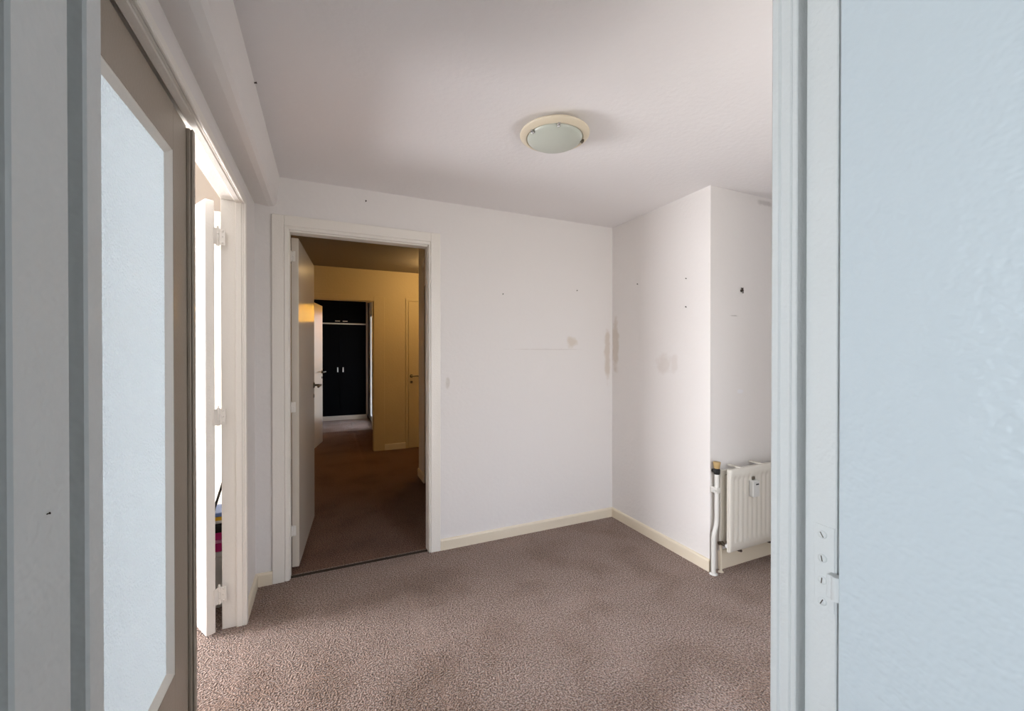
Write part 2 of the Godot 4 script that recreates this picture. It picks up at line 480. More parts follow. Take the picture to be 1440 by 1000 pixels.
func doors() -> void:
	var st: SurfaceTool
	# ---- back doorway: flat architrave, rounded inner bead, leaf opened into the corridor
	var d := thing("door_1", "back doorway with cream frame and its door opened into the dark corridor", "door", Vector3(0.2185, 0, -2.76), 0, "", "structure")
	st = mb()
	var o := Vector3(-0.2185, 0, 2.76)
	var t := Transform3D(Basis.IDENTITY, o)
	for s in [[-0.284, -0.222], [0.642, 0.708]]: bx(st, Vector3(s[0], 0, -2.76), Vector3(s[1], 2.148, -2.745), 0.003, t)
	bx(st, Vector3(-0.222, 2.086, -2.76), Vector3(0.642, 2.148, -2.745), 0.003, t)
	obj("architrave", st, M.frame, d)
	st = mb()
	for s in [[-0.2215, -0.208, -0.196], [0.6415, 0.642, 0.630]]:
		var lo := minf(s[0], s[2]); var hi := maxf(s[0], s[2])
		bx(st, Vector3(lo, 0, -2.766), Vector3(hi, 2.074, -2.748), 0.004, t)
		bx(st, Vector3(lo + (0.0 if s[0] < 0 else -0.004), 0, -2.835), Vector3(hi + (0.004 if s[0] < 0 else 0.0), 2.066, -2.767), 0.002, t)
		bx(st, Vector3(lo if s[0] < 0 else lo + 0.008, 0, -2.88), Vector3(hi - 0.008 if s[0] < 0 else hi, 2.074, -2.8355), 0.001, t)
	bx(st, Vector3(-0.2215, 2.066, -2.766), Vector3(0.6415, 2.0875, -2.748), 0.004, t)
	bx(st, Vector3(-0.2215, 2.058, -2.835), Vector3(0.6415, 2.0875, -2.767), 0.002, t)
	bx(st, Vector3(-0.2215, 2.068, -2.88), Vector3(0.6415, 2.0875, -2.8355), 0.001, t)
	obj("door_lining", st, M.frame, d)
	var dir := Vector3(0.08, 0, -0.9968)
	var nrm := Vector3(0.9968, 0, 0.08)
	var lt := Transform3D(Basis(dir, Vector3.UP, nrm), o + Vector3(-0.194, 0, -2.888))
	st = mb()
	flat_uv = 1
	bx(st, Vector3(0, 0.012, 0), Vector3(0.85, 2.055, 0.041), 0.003, lt)
	flat_uv = 0
	var leaf := obj("door_leaf", st, M.leaf_brushed, d)
	for y in [1.94, 1.007, 0.241]: hinge(leaf, o + Vector3(-0.2, y, -2.8835), lt.basis.z, Vector3.ZERO, M.frame, 0.07)
	lever(leaf, lt * Transform3D(Basis(Vector3(-1, 0, 0), Vector3.UP, Vector3(0, 0, 1)), Vector3(0.795, 1.085, 0.041)), M.steel)

	# ---- left double door: glazed leaf shut, the other leaf swung into the bright room
	d = thing("door_2", "white double door in the left wall, one leaf frosted glass and the other open", "door", Vector3(-0.41, 0, -1.55), 0, "", "structure")
	o = Vector3(0.41, 0, 1.55)
	t = Transform3D(Basis.IDENTITY, o)
	st = mb()
	# upright at the far end, upright at the near end, head: stop with two beads, then the rebate
	for s in [[-2.411, 1.0], [-0.622, -1.0]]:
		var z: float = s[0]
		var w: float = s[1]
		bx(st, Vector3(-0.461, 0, minf(z, z + w * 0.012)), Vector3(-0.401, 2.097, maxf(z, z + w * 0.012)), 0.001, t)
		bx(st, Vector3(-0.4005, 0, minf(z, z + w * 0.024)), Vector3(-0.3735, 2.097, maxf(z, z + w * 0.024)), 0.003, t)
		bx(st, Vector3(-0.373, 0, minf(z, z + w * 0.022)), Vector3(-0.366, 2.097, maxf(z, z + w * 0.022)), 0.001, t)
		bx(st, Vector3(-0.3655, 0, minf(z, z + w * 0.024) - 0.008 * maxf(w, 0)), Vector3(-0.355, 2.097, maxf(z, z + w * 0.024)), 0.003, t)
	bx(st, Vector3(-0.461, 2.085, -2.399), Vector3(-0.401, 2.097, -0.634), 0.001, t)
	bx(st, Vector3(-0.461, 2.04, -1.655), Vector3(-0.4445, 2.085, -0.634), 0.001, t)  # added hidden strip, keeps light out of the gap above the glazed leaf
	bx(st, Vector3(-0.4005, 2.073, -2.387), Vector3(-0.3735, 2.097, -0.646), 0.003, t)
	bx(st, Vector3(-0.373, 2.075, -2.389), Vector3(-0.366, 2.097, -0.644), 0.001, t)
	bx(st, Vector3(-0.3655, 2.073, -2.387), Vector3(-0.355, 2.104, -0.646), 0.003, t)
	obj("door_frame", st, M.frame, d)
	# glazed leaf
	st = mb()
	bx(st, Vector3(-0.444, 0.012, -1.630), Vector3(-0.404, 2.066, -1.5055), 0.002, t)
	bx(st, Vector3(-0.444, 0.012, -0.80), Vector3(-0.404, 2.066, -0.636), 0.002, t)
	bx(st, Vector3(-0.444, 1.932, -1.5055), Vector3(-0.404, 2.066, -0.80), 0.0, t)
	bx(st, Vector3(-0.444, 0.012, -1.5055), Vector3(-0.404, 0.40, -0.80), 0.0, t)
	bx(st, Vector3(-0.404, 0.012, -1.660), Vector3(-0.394, 2.060, -1.630), 0.002, t)
	bx(st, Vector3(-0.394, 0.012, -1.655), Vector3(-0.386, 2.060, -1.634), 0.003, t)
	bx(st, Vector3(-0.444, 0.012, -1.655), Vector3(-0.404, 2.060, -1.6305), 0.0, t)
	var gl := obj("glazed_leaf", st, M.leaf_shaded, d)
	st = mb()
	for e in [[-1.5055, -1.0, 0], [-0.80, 1.0, 0]]:
		var z: float = e[0]
		var w: float = -e[1]
		prism(st, [Vector2(-0.405, z), Vector2(-0.4045, z + w * 0.004), Vector2(-0.421, z + w * 0.016), Vector2(-0.421, z)], 0.40, 1.932, t * Transform3D(Basis(Vector3(1, 0, 0), Vector3(0, 0, 1), Vector3(0, 1, 0)), Vector3.ZERO))
	for e in [[1.932, -1.0], [0.40, 1.0]]:
		var y: float = e[0]
		prism(st, [Vector2(-0.405, y), Vector2(-0.4045, y + e[1] * 0.004), Vector2(-0.421, y + e[1] * 0.016), Vector2(-0.421, y)], -1.4955, -0.81, t)
	obj("glazing_bead", st, M.frame, gl)
	st = mb()
	bx(st, Vector3(-0.429, 0.395, -1.5055), Vector3(-0.4215, 1.938, -0.80), 0.0, t)
	tag(obj("pane", st, M.frosted, gl), "rippled frosted glass pane")
	# open leaf
	dir = Vector3(-0.49, 0, -0.872).normalized()
	nrm = Vector3(-dir.z, 0, dir.x) * 1.0
	nrm = Vector3(-0.872, 0, 0.49).normalized()
	lt = Transform3D(Basis(-dir, Vector3.UP, -dir.cross(Vector3.UP)), o + Vector3(-0.479, 0, -2.362))
	if lt.basis.z.dot(nrm) < 0: lt.basis = Basis(dir, Vector3.UP, dir.cross(Vector3.UP))
	st = mb()
	var along := 1.0 if lt.basis.x.dot(dir) > 0 else -1.0
	bx(st, Vector3(minf(0, along * 0.7), 0.012, 0), Vector3(maxf(0, along * 0.7), 2.062, 0.038), 0.0025, lt)
	leaf = obj("open_leaf", st, M.frame, d)
	for y in [1.897, 1.036, 0.18]: hinge(leaf, o + Vector3(-0.469, y, -2.379), Vector3(1, 0, 0), (Vector3(-0.5, 0, 0.87)).normalized(), M.frame, 0.085)

	# ---- near doorway: rebated frame both sides, leaf swung back towards the camera on the right
	d = thing("door_3", "pale painted near doorway, its door swung back on the right with a painted hinge", "door", Vector3(0.27, 0, -0.42), 0, "", "structure")
	o = Vector3(-0.27, 0, 0.42)
	t = Transform3D(Basis.IDENTITY, o)
	st = mb()
	bx(st, Vector3(0.7115, 0, -0.4395), Vector3(0.752, 2.094, -0.4305), 0.0015, t)
	bx(st, Vector3(0.7105, 0, -0.4575), Vector3(0.752, 2.094, -0.4395), 0.002, t)
	bx(st, Vector3(0.7095, 0, -0.4735), Vector3(0.752, 2.094, -0.4575), 0.003, t)
	bx(st, Vector3(0.7235, 0, -0.4235), Vector3(0.752, 2.094, -0.377), 0.0015, t)
	bx(st, Vector3(0.742, 0, -0.4305), Vector3(0.752, 2.094, -0.4235), 0.0, t)
	bx(st, Vector3(-0.2, 0, -0.4735), Vector3(-0.1762, 2.094, -0.4465), 0.002, t)
	bx(st, Vector3(-0.2, 0, -0.4465), Vector3(-0.194, 2.094, -0.4325), 0.0, t)
	bx(st, Vector3(-0.2, 0, -0.4325), Vector3(-0.1805, 2.094, -0.366), 0.002, t)
	bx(st, Vector3(-0.26, 0, -0.3695), Vector3(-0.1865, 2.15, -0.355), 0.003, t)
	bx(st, Vector3(-0.176, 2.07, -0.4735), Vector3(0.7095, 2.094, -0.43), 0.003, t)
	bx(st, Vector3(-0.18, 2.08, -0.43), Vector3(0.7235, 2.094, -0.377), 0.002, t)
	obj("door_frame", st, M.frame_near, d)
	st = mb()
	bx(st, Vector3(0.703, 0.012, -0.364), Vector3(0.743, 2.06, 0.52), 0.002, t)
	leaf = obj("door_leaf", st, M.leaf_near, d)
	# hinge: painted plate with four slotted screws on the frame, knuckle in the gap
	st = mb()
	bx(st, Vector3(0.7222, 0.932, -0.408), Vector3(0.7238, 1.066, -0.379), 0.0006, t)
	var hp := obj("hinge_plate", st, M.frame_near, d)
	for y in [1.051, 1.013, 0.978, 0.944]:
		st = mb()
		var ft := t * Transform3D(Basis(Vector3(0, 1, 0), Vector3(-1, 0, 0), Vector3(0, 0, 1)), Vector3(0.7222, y, -0.396))
		lathe(st, [Vector2(0.0066, 0), Vector2(0.0064, 0.0012), Vector2(0.0045, 0.002), Vector2(0.0, 0.0021)], 16, ft)
		var sc := obj("screw", st, M.frame_near, hp)
		st = mb()
		bx(st, Vector3(-0.0045, 0.0016, -0.0007), Vector3(0.0045, 0.0024, 0.0007), 0.0, ft * Transform3D(Basis(Vector3.UP, 0.5 + y * 9.0), Vector3.ZERO))
		obj("screw_slot", st, M.steel, hp)
	st = mb()
	lathe(st, [Vector2(0, -0.019), Vector2(0.0072, -0.0185), Vector2(0.0072, 0.0185), Vector2(0, 0.019)], 14, t * Transform3D(Basis.IDENTITY, Vector3(0.7135, 0.979, -0.3715)), true)
	bx(st, Vector3(0.7095, 0.961, -0.384), Vector3(0.7235, 0.997, -0.372), 0.001, t)
	obj("hinge_knuckle", st, M.frame_near, leaf)

	# ---- corridor end: bedroom doorway with its leaf, closed door on the right, dark doorway at the side
	d = thing("door_4", "bedroom doorway at the corridor's end with its leaf open in front of the black wardrobe", "door", Vector3(0.13, 0, -5.93), 0, "", "structure")
	o = Vector3(-0.13, 0, 5.93)
	t = Transform3D(Basis.IDENTITY, o)
	st = mb()
	for s in [[-0.42, -0.33], [0.60, 0.742]]: bx(st, Vector3(s[0], 0, -5.93), Vector3(s[1], 2.12, -5.918), 0.003, t)
	bx(st, Vector3(-0.33, 2.056, -5.93), Vector3(0.60, 2.12, -5.918), 0.003, t)
	for s in [[-0.345, -0.33], [0.595, 0.61]]: bx(st, Vector3(s[0], 0, -6.04), Vector3(s[1], 2.06, -5.93), 0.002, t)
	bx(st, Vector3(-0.33, 2.05, -6.04), Vector3(0.595, 2.065, -5.93), 0.002, t)
	obj("door_frame", st, M.corridor, d)
	dir = Vector3(0.21, 0, -0.978).normalized()
	lt = Transform3D(Basis(dir, Vector3.UP, dir.cross(Vector3.UP)), o + Vector3(-0.215, 0, -6.045))
	if lt.basis.z.x < 0: lt.basis.z = -lt.basis.z
	st = mb()
	bx(st, Vector3(0, 0.012, -0.04), Vector3(0.815, 2.05, 0), 0.003, lt)
	leaf = obj("door_leaf", st, M.leaf, d)
	lever(leaf, lt * Transform3D(Basis(Vector3(-1, 0, 0), Vector3.UP, Vector3(0, 0, 1)), Vector3(0.765, 1.065, 0)), M.steel)
	d = thing("door_5", "closed flush door at the right of the corridor's end wall", "door", Vector3(1.45, 0, -5.93), 0, "", "structure")
	o = Vector3(-1.45, 0, 5.93)
	t = Transform3D(Basis.IDENTITY, o)
	st = mb()
	for s in [[1.026, 1.06], [1.855, 1.89]]: bx(st, Vector3(s[0], 0, -5.93), Vector3(s[1], 2.11, -5.916), 0.003, t)
	bx(st, Vector3(1.06, 2.076, -5.93), Vector3(1.855, 2.11, -5.916), 0.003, t)
	obj("door_frame", st, M.corridor, d)
	st = mb()
	bx(st, Vector3(1.064, 0.012, -5.93), Vector3(1.851, 2.072, -5.912), 0.003, t)
	leaf = obj("door_leaf", st, M.corridor, d)
	lever(leaf, t * Transform3D(Basis(Vector3(1, 0, 0), Vector3.UP, Vector3(0, 0, 1)), Vector3(1.105, 1.02, -5.912)), M.steel)
	d = thing("door_6", "narrow edge of a dark side doorway just inside the back doorway", "door", Vector3(0.93, 0, -3.82), 0, "", "structure")
	o = Vector3(-0.93, 0, 3.82)
	st = mb()
	t = Transform3D(Basis.IDENTITY, o)
	for s in [[-4.262, -4.25], [-3.40, -3.388]]: bx(st, Vector3(0.925, 0, s[0]), Vector3(1.005, 2.035, s[1]), 0.002, t)
	bx(st, Vector3(0.925, 2.02, -4.25), Vector3(1.005, 2.035, -3.40), 0.002, t)
	obj("door_frame", st, M.leaf_dark, d)

func windows() -> void:
	casement("window_1", "tall daylit window of the bright room behind the frosted glass", Vector3(-3.85, 0.12, -2.85), 1.4, 2.1, 1)
	casement("window_2", "window of the room the photograph was taken from", Vector3(-2.25, 0.72, 0.47), 1.0, 1.6, 1)
	casement("window_3", "white framed glazed door beside the wardrobe seen edge on", Vector3(0.87, 0.04, -8.28), 0.96, 2.08, 1)

	casement("window_4", "added unseen window that brightens the hall from beside the near doorway", Vector3(1.50, 0.0, 0.07), 1.0, 2.12, 1, -90.0)  # added out of view to go with the extra hall light

func casement(called: String, label: String, at: Vector3, w: float, h: float, lights: int, turn := 0.0) -> void:
	var d := thing(called, label, "window", at, deg_to_rad(turn), "", "structure")
	var st := mb()
	bx(st, Vector3(-0.055, 0, -w / 2), Vector3(0.055, h, -w / 2 + 0.05), 0.004)
	bx(st, Vector3(-0.055, 0, w / 2 - 0.05), Vector3(0.055, h, w / 2), 0.004)
	bx(st, Vector3(-0.055, 0, -w / 2 + 0.05), Vector3(0.055, 0.06, w / 2 - 0.05), 0.004)
	bx(st, Vector3(-0.055, h - 0.05, -w / 2 + 0.05), Vector3(0.055, h, w / 2 - 0.05), 0.004)
	for k in range(1, lights): bx(st, Vector3(-0.04, 0.06, -w / 2 + w * k / lights - 0.03), Vector3(0.03, h - 0.05, -w / 2 + w * k / lights + 0.03), 0.004)
	obj("window_frame", st, M.white, d)
	st = mb()
	bx(st, Vector3(-0.024, 0.06, -w / 2 + 0.05), Vector3(-0.020, h - 0.05, w / 2 - 0.05))
	obj("pane", st, M.pane, d)

func fittings() -> void:
	var st: SurfaceTool
	# ---- ceiling lamp (off)
	var d := thing("ceiling_lamp", "round flush ceiling lamp with cream rim and frosted glass, switched off", "lamp", Vector3(0.955, 2.37, -1.645))
	st = mb()
	lathe(st, [Vector2(0.10, 0.0), Vector2(0.10, -0.022), Vector2(0.152, -0.026), Vector2(0.158, -0.031), Vector2(0.158, -0.036), Vector2(0.153, -0.040), Vector2(0.134, -0.050), Vector2(0.128, -0.050), Vector2(0.126, -0.044), Vector2(0.0, -0.042)], 64)
	obj("rim", st, M.lamp_ring, d)
	st = mb()
	var prof := []
	for k in 13:
		var s := k / 12.0
		prof.append(Vector2(0.1255 * cos(s * PI / 2), -0.047 - 0.036 * sin(s * PI / 2)))
	lathe(st, prof, 64)
	obj("glass_shade", st, M.lamp_glass, d)
	for g in [[2.95, 0], [0.35, 1], [1.95, 2]]:
		st = mb()
		var ct := Transform3D(Basis(Vector3.UP, -g[0]), Vector3.ZERO)
		bx(st, Vector3(0.117, -0.060, -0.006), Vector3(0.136, -0.0485, 0.006), 0.002, ct)
		lathe(st, [Vector2(0.005, 0), Vector2(0.005, -0.006), Vector2(0.0, -0.008)], 10, ct * Transform3D(Basis.IDENTITY, Vector3(0.127, -0.058, 0)))
		obj("glass_clip", st, M.chrome if g[1] != 1 else M.steel, d)

	# ---- radiator
	d = thing("radiator", "cream ribbed panel radiator half hidden by the doorway", "radiator", Vector3(2.187, 0.15, -1.70))
	st = mb()
	var L := 0.90
	var H := 0.495
	# pressed front: flat rim, then flutes that fade out at top and bottom
	var pitch := 0.0415
	var nx := int((L - 0.05) / pitch)
	var steps := 8
	var xs := [0.0, 0.004, 0.024]
	for i in nx * steps + 1: xs.append(0.026 + i * pitch / steps)
	xs.append(L - 0.004); xs.append(L)
	var ys := [0.0, 0.006, 0.05, 0.062, 0.075, 0.25, 0.40, 0.425, 0.438, 0.45, H - 0.006, H]
	var depth := func(i: int, j: int) -> float:
		var x: float = xs[i]
		var y: float = ys[j]
		var edge := 0.0
		if i == 0 or i == xs.size() - 1 or j == 0 or j == ys.size() - 1: edge = -0.008
		var amp := clampf(minf(y - 0.05, 0.45 - y) / 0.02, 0.0, 1.0)
		if x < 0.026 or x > 0.026 + nx * pitch: amp = 0.0
		var ph := fposmod((x - 0.026) / pitch, 1.0)
		return edge - amp * 0.009 * smoothstep(0.12, 0.38, 0.5 - absf(ph - 0.5))
	st.set_smooth_group(1)
	for i in xs.size() - 1:
		for j in ys.size() - 1:
			quad(st, Vector3(xs[i], ys[j], depth.call(i, j)), Vector3(xs[i + 1], ys[j], depth.call(i + 1, j)), Vector3(xs[i + 1], ys[j + 1], depth.call(i + 1, j + 1)), Vector3(xs[i], ys[j + 1], depth.call(i, j + 1)), Vector3(0, 0, 1))
	bx(st, Vector3(0.0, 0.0, -0.022), Vector3(L, H, -0.0105), 0.002)
	obj("front_panel", st, M.rad, d)
	st = mb()
	bx(st, Vector3(0.012, 0.02, -0.085), Vector3(L - 0.012, H - 0.02, -0.073), 0.003)
	for k in 17: bx(st, Vector3(0.05 + k * 0.05, 0.04, -0.072), Vector3(0.053 + k * 0.05, H - 0.05, -0.023))
	obj("convector", st, M.rad, d)
	for x in [0.10, 0.30, 0.60]:
		st = mb()
		bx(st, Vector3(x, H - 0.004, -0.10), Vector3(x + 0.02, H + 0.004, -0.008), 0.001)
		obj("top_strap", st, M.rad, d)
	for x in [0.115, 0.395]:
		st = mb()
		lathe(st, [Vector2(0.008, 0), Vector2(0.008, 0.008), Vector2(0.004, 0.012), Vector2(0, 0.012)], 10, Transform3D(Basis(Vector3.RIGHT, PI / 2), Vector3(x, -0.012, -0.02)))
		bx(st, Vector3(x - 0.008, -0.02, -0.10), Vector3(x + 0.008, 0.004, -0.02), 0.002)
		obj("bracket_foot", st, M.rust, d)
	# heat meter on the front
	st = mb()
	bx(st, Vector3(0.172, 0.315, -0.006), Vector3(0.232, 0.415, 0.024), 0.004)
	var hm := obj("heat_meter", st, M.plastic, d)
	tag(hm, "small white heat meter box")
	st = mb()
	bx(st, Vector3(0.196, 0.388, 0.0236), Vector3(0.222, 0.396, 0.0252), 0.0005)
	obj("meter_display", st, M.black, hm)
	st = mb()
	bx(st, Vector3(0.19, 0.415, -0.004), Vector3(0.214, 0.435, 0.006), 0.002)
	obj("meter_clip", st, M.steel, hm)
	# lower valve
	st = mb()
	tube(st, [Vector3(0.0, 0.03, -0.075), Vector3(0.03, 0.03, -0.075)], 0.011)
	tube(st, [Vector3(0.011, 0.03, -0.075), Vector3(0.011, 0.03, -0.035)], 0.009)
	obj("valve_body", st, M.steel, d)
	st = mb()
	lathe(st, [Vector2(0.012, 0.0), Vector2(0.014, 0.006), Vector2(0.013, 0.016), Vector2(0.007, 0.021), Vector2(0, 0.022)], 16, Transform3D(Basis(Vector3.RIGHT, PI / 2), Vector3(0.0145, 0.03, -0.036)))
	obj("valve_knob", st, M.white, d)
	# ---- supply pipe with cap
	d = thing("heating_pipe", "white painted heating pipe with a cranked foot at the left of the radiator", "pipe", Vector3(2.14, 0, -1.775))
	st = mb()
	tube(st, bend([Vector3(0, 0.0, 0), Vector3(0, 0.235, 0), Vector3(0.027, 0.30, 0), Vector3(0.027, 0.615, 0)], 0.03), 0.0125, 16)
	obj("riser", st, M.pipe, d)
	st = mb()
	lathe(st, [Vector2(0.017, 0), Vector2(0.024, 0.001), Vector2(0.023, 0.006), Vector2(0.014, 0.010)], 18)
	obj("floor_collar", st, M.pipe, d)
	st = mb()
	bx(st, Vector3(0.010, 0.49, -0.034), Vector3(0.043, 0.525, 0.014), 0.004)
	lathe(st, [Vector2(0.007, 0), Vector2(0.007, 0.016), Vector2(0.0, 0.018)], 8, Transform3D(Basis(Vector3(0, 0, 1), PI / 2), Vector3(0.011, 0.507, 0.004)))
	obj("pipe_clamp", st, M.pipe, d)
	st = mb()
	lathe(st, [Vector2(0, 0.605), Vector2(0.017, 0.606), Vector2(0.019, 0.614), Vector2(0.019, 0.632), Vector2(0.016, 0.640), Vector2(0, 0.641)], 18, Transform3D(Basis.IDENTITY, Vector3(0.027, 0, 0)))
	tube(st, [Vector3(0.027, 0.622, 0), Vector3(0.027, 0.622, -0.03)], 0.010)
	tag(obj("black_nut", st, M.black, d), "black union nut")
	st = mb()
	lathe(st, [Vector2(0.016, 0.641), Vector2(0.017, 0.646), Vector2(0.022, 0.676), Vector2(0.021, 0.680), Vector2(0.0, 0.680)], 18, Transform3D(Basis.IDENTITY, Vector3(0.027, 0, 0)))
	tag(obj("beige_cap", st, M.brass, d), "beige plastic valve cap")
	d = thing("heating_pipe", "short cream return pipe between the valve and the floor under the radiator", "pipe", Vector3(2.203, 0, -1.775))
	st = mb()
	tube(st, [Vector3(0, 0, 0), Vector3(0, 0.168, 0)], 0.008)
	obj("riser", st, M.skirting, d)
	st = mb()
	lathe(st, [Vector2(0.010, 0), Vector2(0.016, 0.001), Vector2(0.015, 0.005), Vector2(0.008, 0.008)], 14)
	obj("floor_collar", st, M.skirting, d)

	# ---- nails left in the plaster
	var nails := [
		[Vector3(1.171, 1.768, -2.76), Vector3(0, 0, 1), "small nail left in the back wall, nearest the doorway", 0.004],
		[Vector3(1.804, 1.833, -2.76), Vector3(0, 0, 1), "small nail left in the back wall above the yellow patch", 0.004],
		[Vector3(0.233, 2.298, -2.76), Vector3(0, 0, 1), "dark nail in the plaster above the back doorway", 0.0045],
		[Vector3(2.15, 1.861, -2.455), Vector3(-1, 0, 0), "small nail in the chimney breast near its inner corner", 0.0042],
		[Vector3(2.15, 1.828, -1.995), Vector3(-1, 0, 0), "upper of two small nails near the chimney breast's outer edge", 0.0035],
		[Vector3(2.15, 1.642, -1.995), Vector3(-1, 0, 0), "lower of two small nails near the chimney breast's outer edge", 0.0042],
		[Vector3(-0.1805, 1.226, -0.402), Vector3(1, 0, 0), "tiny dark nail in the near left door frame", 0.0009],
		[Vector3(-0.2445, 2.363, -1.83), Vector3(1, 0, 0), "dark nail at the top of the beam under the ceiling", 0.0042],
	]
	for e in nails:
		var out: Vector3 = e[1]
		var side := Vector3.UP.cross(out)
		var q := thing("nail", e[2], "nail", e[0], 0, "nails left in the plaster")
		st = mb()
		var ft := Transform3D(Basis(side, Vector3.UP, out) * Basis(Vector3.RIGHT, PI / 2 - 0.3), Vector3.ZERO)
		var r: float = e[3]
		tube(st, [ft * Vector3(0, -0.004, 0), ft * Vector3(0, r * 1.8, 0)], r * 0.5, 8)
		lathe(st, [Vector2(r * 0.5, r * 1.6), Vector2(r, r * 1.8), Vector2(r * 0.9, r * 2.1), Vector2(0, r * 2.2)], 12, ft)
		obj("nail_body", st, M.rust, q)
	d = thing("wall_plug", "dark rusty hook plug in the grey wall above the radiator", "hook", Vector3(2.425, 1.741, -1.81))
	st = mb()
	lathe(st, [Vector2(0.009, 0), Vector2(0.008, 0.004), Vector2(0.004, 0.006), Vector2(0.004, 0.016), Vector2(0, 0.017)], 12, Transform3D(Basis(Vector3.RIGHT, PI / 2), Vector3.ZERO))
	obj("plug", st, M.rust, d)
	st = mb()
	tube(st, bend([Vector3(-0.008, 0.018, 0.006), Vector3(0, 0.002, 0.014), Vector3(0.002, -0.018, 0.012)], 0.006), 0.0032, 8)
	tube(st, [Vector3(0.009, 0.018, 0.006), Vector3(0.0, 0.0, 0.013)], 0.003, 8)
	obj("hook", st, M.rust, d)

func warm(d: Node3D, at: Vector3, e: float, size: float) -> void:
	var l := OmniLight3D.new()
	l.name = "lamp_light"
	l.light_color = Color8(255, 214, 146)
	l.light_energy = e
	l.light_size = size
	l.omni_range = 9.0
	l.omni_attenuation = 2.0
	l.shadow_enabled = true
	d.add_child(l)
	l.position = at

func beyond() -> void:
	var st: SurfaceTool
	# ---- corridor shell
	slab("wall_corridor_left", "left wall of the dim corridor, behind the open door", "wall", M.corridor, [[-0.52, -0.42, 0, 2.6, -7.66, -2.88]])
	slab("wall_corridor_right", "narrow pier of the corridor's right wall beside the dark side doorway", "wall", M.wall, [[0.93, 1.0, 0, 2.48, -3.388, -2.88], [0.93, 1.0, 2.035, 2.48, -4.262, -3.388], [0.93, 1.0, 0, 2.48, -4.55, -4.262], [1.0, 2.1, 0, 2.48, -4.55, -4.45]])
	slab("wall_corridor_far", "far side wall of the corridor, out of view", "wall", M.corridor, [[2.1, 2.2, 0, 2.48, -6.03, -2.88]])
	slab("wall_corridor_end", "yellow lit end wall of the corridor around the bedroom doorway", "wall", M.corridor, [[-0.42, -0.345, 0, 2.48, -6.03, -5.93], [0.61, 2.1, 0, 2.48, -6.03, -5.93], [-0.345, 0.61, 2.065, 2.48, -6.03, -5.93]])
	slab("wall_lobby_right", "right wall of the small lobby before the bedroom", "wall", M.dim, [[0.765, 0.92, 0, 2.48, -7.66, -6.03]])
	board("baseboard_corridor_end", "skirting board between the two doors of the corridor's end wall", Vector3(0.742, 0, -5.93), Vector3(1.026, 0, -5.93), Vector3(0, 0, 1), 0.085)
	board("baseboard_pier", "skirting board of the narrow corridor pier", Vector3(0.93, 0, -4.552), Vector3(0.93, 0, -4.25), Vector3(-1, 0, 0), 0.085)
	st = mb()
	bx(st, Vector3(0.742, 0, -7.67), Vector3(0.765, 2.42, -7.60), 0.003)
	struct("trim_3", "white door trim catching daylight at the lobby's far right edge", "trim", st, M.white)
	# ---- bedroom shell
	slab("wall_bedroom_right", "bedroom wall beside the wardrobe with the glazed door", "wall", M.wall, [[0.82, 0.92, 0, 2.48, -9.6, -8.76], [0.82, 0.92, 0, 2.48, -7.80, -7.66], [0.82, 0.92, 2.12, 2.48, -8.76, -7.80], [0.82, 0.92, 0, 0.04, -8.76, -7.80]])
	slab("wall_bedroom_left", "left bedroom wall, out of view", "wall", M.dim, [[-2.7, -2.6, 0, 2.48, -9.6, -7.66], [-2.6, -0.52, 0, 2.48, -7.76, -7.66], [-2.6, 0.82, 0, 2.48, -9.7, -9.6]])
	# ---- wardrobe
	var d := thing("wardrobe", "black built-in wardrobe with pale trim and white handles in the far bedroom", "wardrobe", Vector3(0.272, 0, -8.97))
	st = mb()
	bx(st, Vector3(-1.02, 0.088, -0.55), Vector3(0.484, 2.475, -0.022), 0.002)
	obj("carcass", st, M.wardrobe, d)
	st = mb()
	bx(st, Vector3(-1.02, 0.0, -0.50), Vector3(0.50, 0.086, 0.0), 0.003)
	obj("plinth", st, M.trim_pale, d)
	st = mb()
	bx(st, Vector3(-1.02, 1.922, -0.02), Vector3(0.484, 1.948, 0.006), 0.003)
	bx(st, Vector3(0.486, 0.088, -0.55), Vector3(0.522, 2.475, 0.004), 0.003)
	obj("trim_strip", st, M.trim_pale, d)
	for k in 3:
		var x0 := -0.99 + k * 0.4905
		st = mb()
		bx(st, Vector3(x0, 0.094, -0.021), Vector3(x0 + 0.487, 1.918, 0.0), 0.002)
		var dr := obj("door", st, M.wardrobe, d)
		st = mb()
		var hx := [x0 + 0.455, x0 + 0.435, x0 + 0.035][k] as float
		hx = [-0.55, -0.055, 0.045][k]
		tube(st, [Vector3(hx, 0.965, 0.022), Vector3(hx, 1.06, 0.022)], 0.011, 8)
		for y in [0.975, 1.05]: tube(st, [Vector3(hx, y, 0.0), Vector3(hx, y, 0.022)], 0.006, 6)
		obj("handle", st, M.white, dr)
		st = mb()
		bx(st, Vector3(x0, 1.952, -0.021), Vector3(x0 + 0.487, 2.47, 0.0), 0.002)
		dr = obj("upper_door", st, M.wardrobe, d)
		st = mb()
		hx = [-0.5, -0.055, 0.085][k]
		tube(st, [Vector3(hx - 0.045, 1.985, 0.022), Vector3(hx + 0.045, 1.985, 0.022)], 0.008, 8)
		for x in [-0.035, 0.035]: tube(st, [Vector3(hx + x, 1.985, 0.0), Vector3(hx + x, 1.985, 0.022)], 0.005, 6)
		obj("handle", st, M.trim_pale, dr)
	# ---- two warm lamps that light the corridor from behind the pier
	var bulb := StandardMaterial3D.new()
	bulb.albedo_color = Color8(255, 225, 160)
	bulb.emission_enabled = true
	bulb.emission = Color8(255, 196, 92)
	bulb.emission_energy_multiplier = 5.0
	d = thing("corridor_lamp", "warm flush ceiling lamp of the corridor hidden behind the pier", "lamp", Vector3(1.3, 2.48, -5.15))
	st = mb()
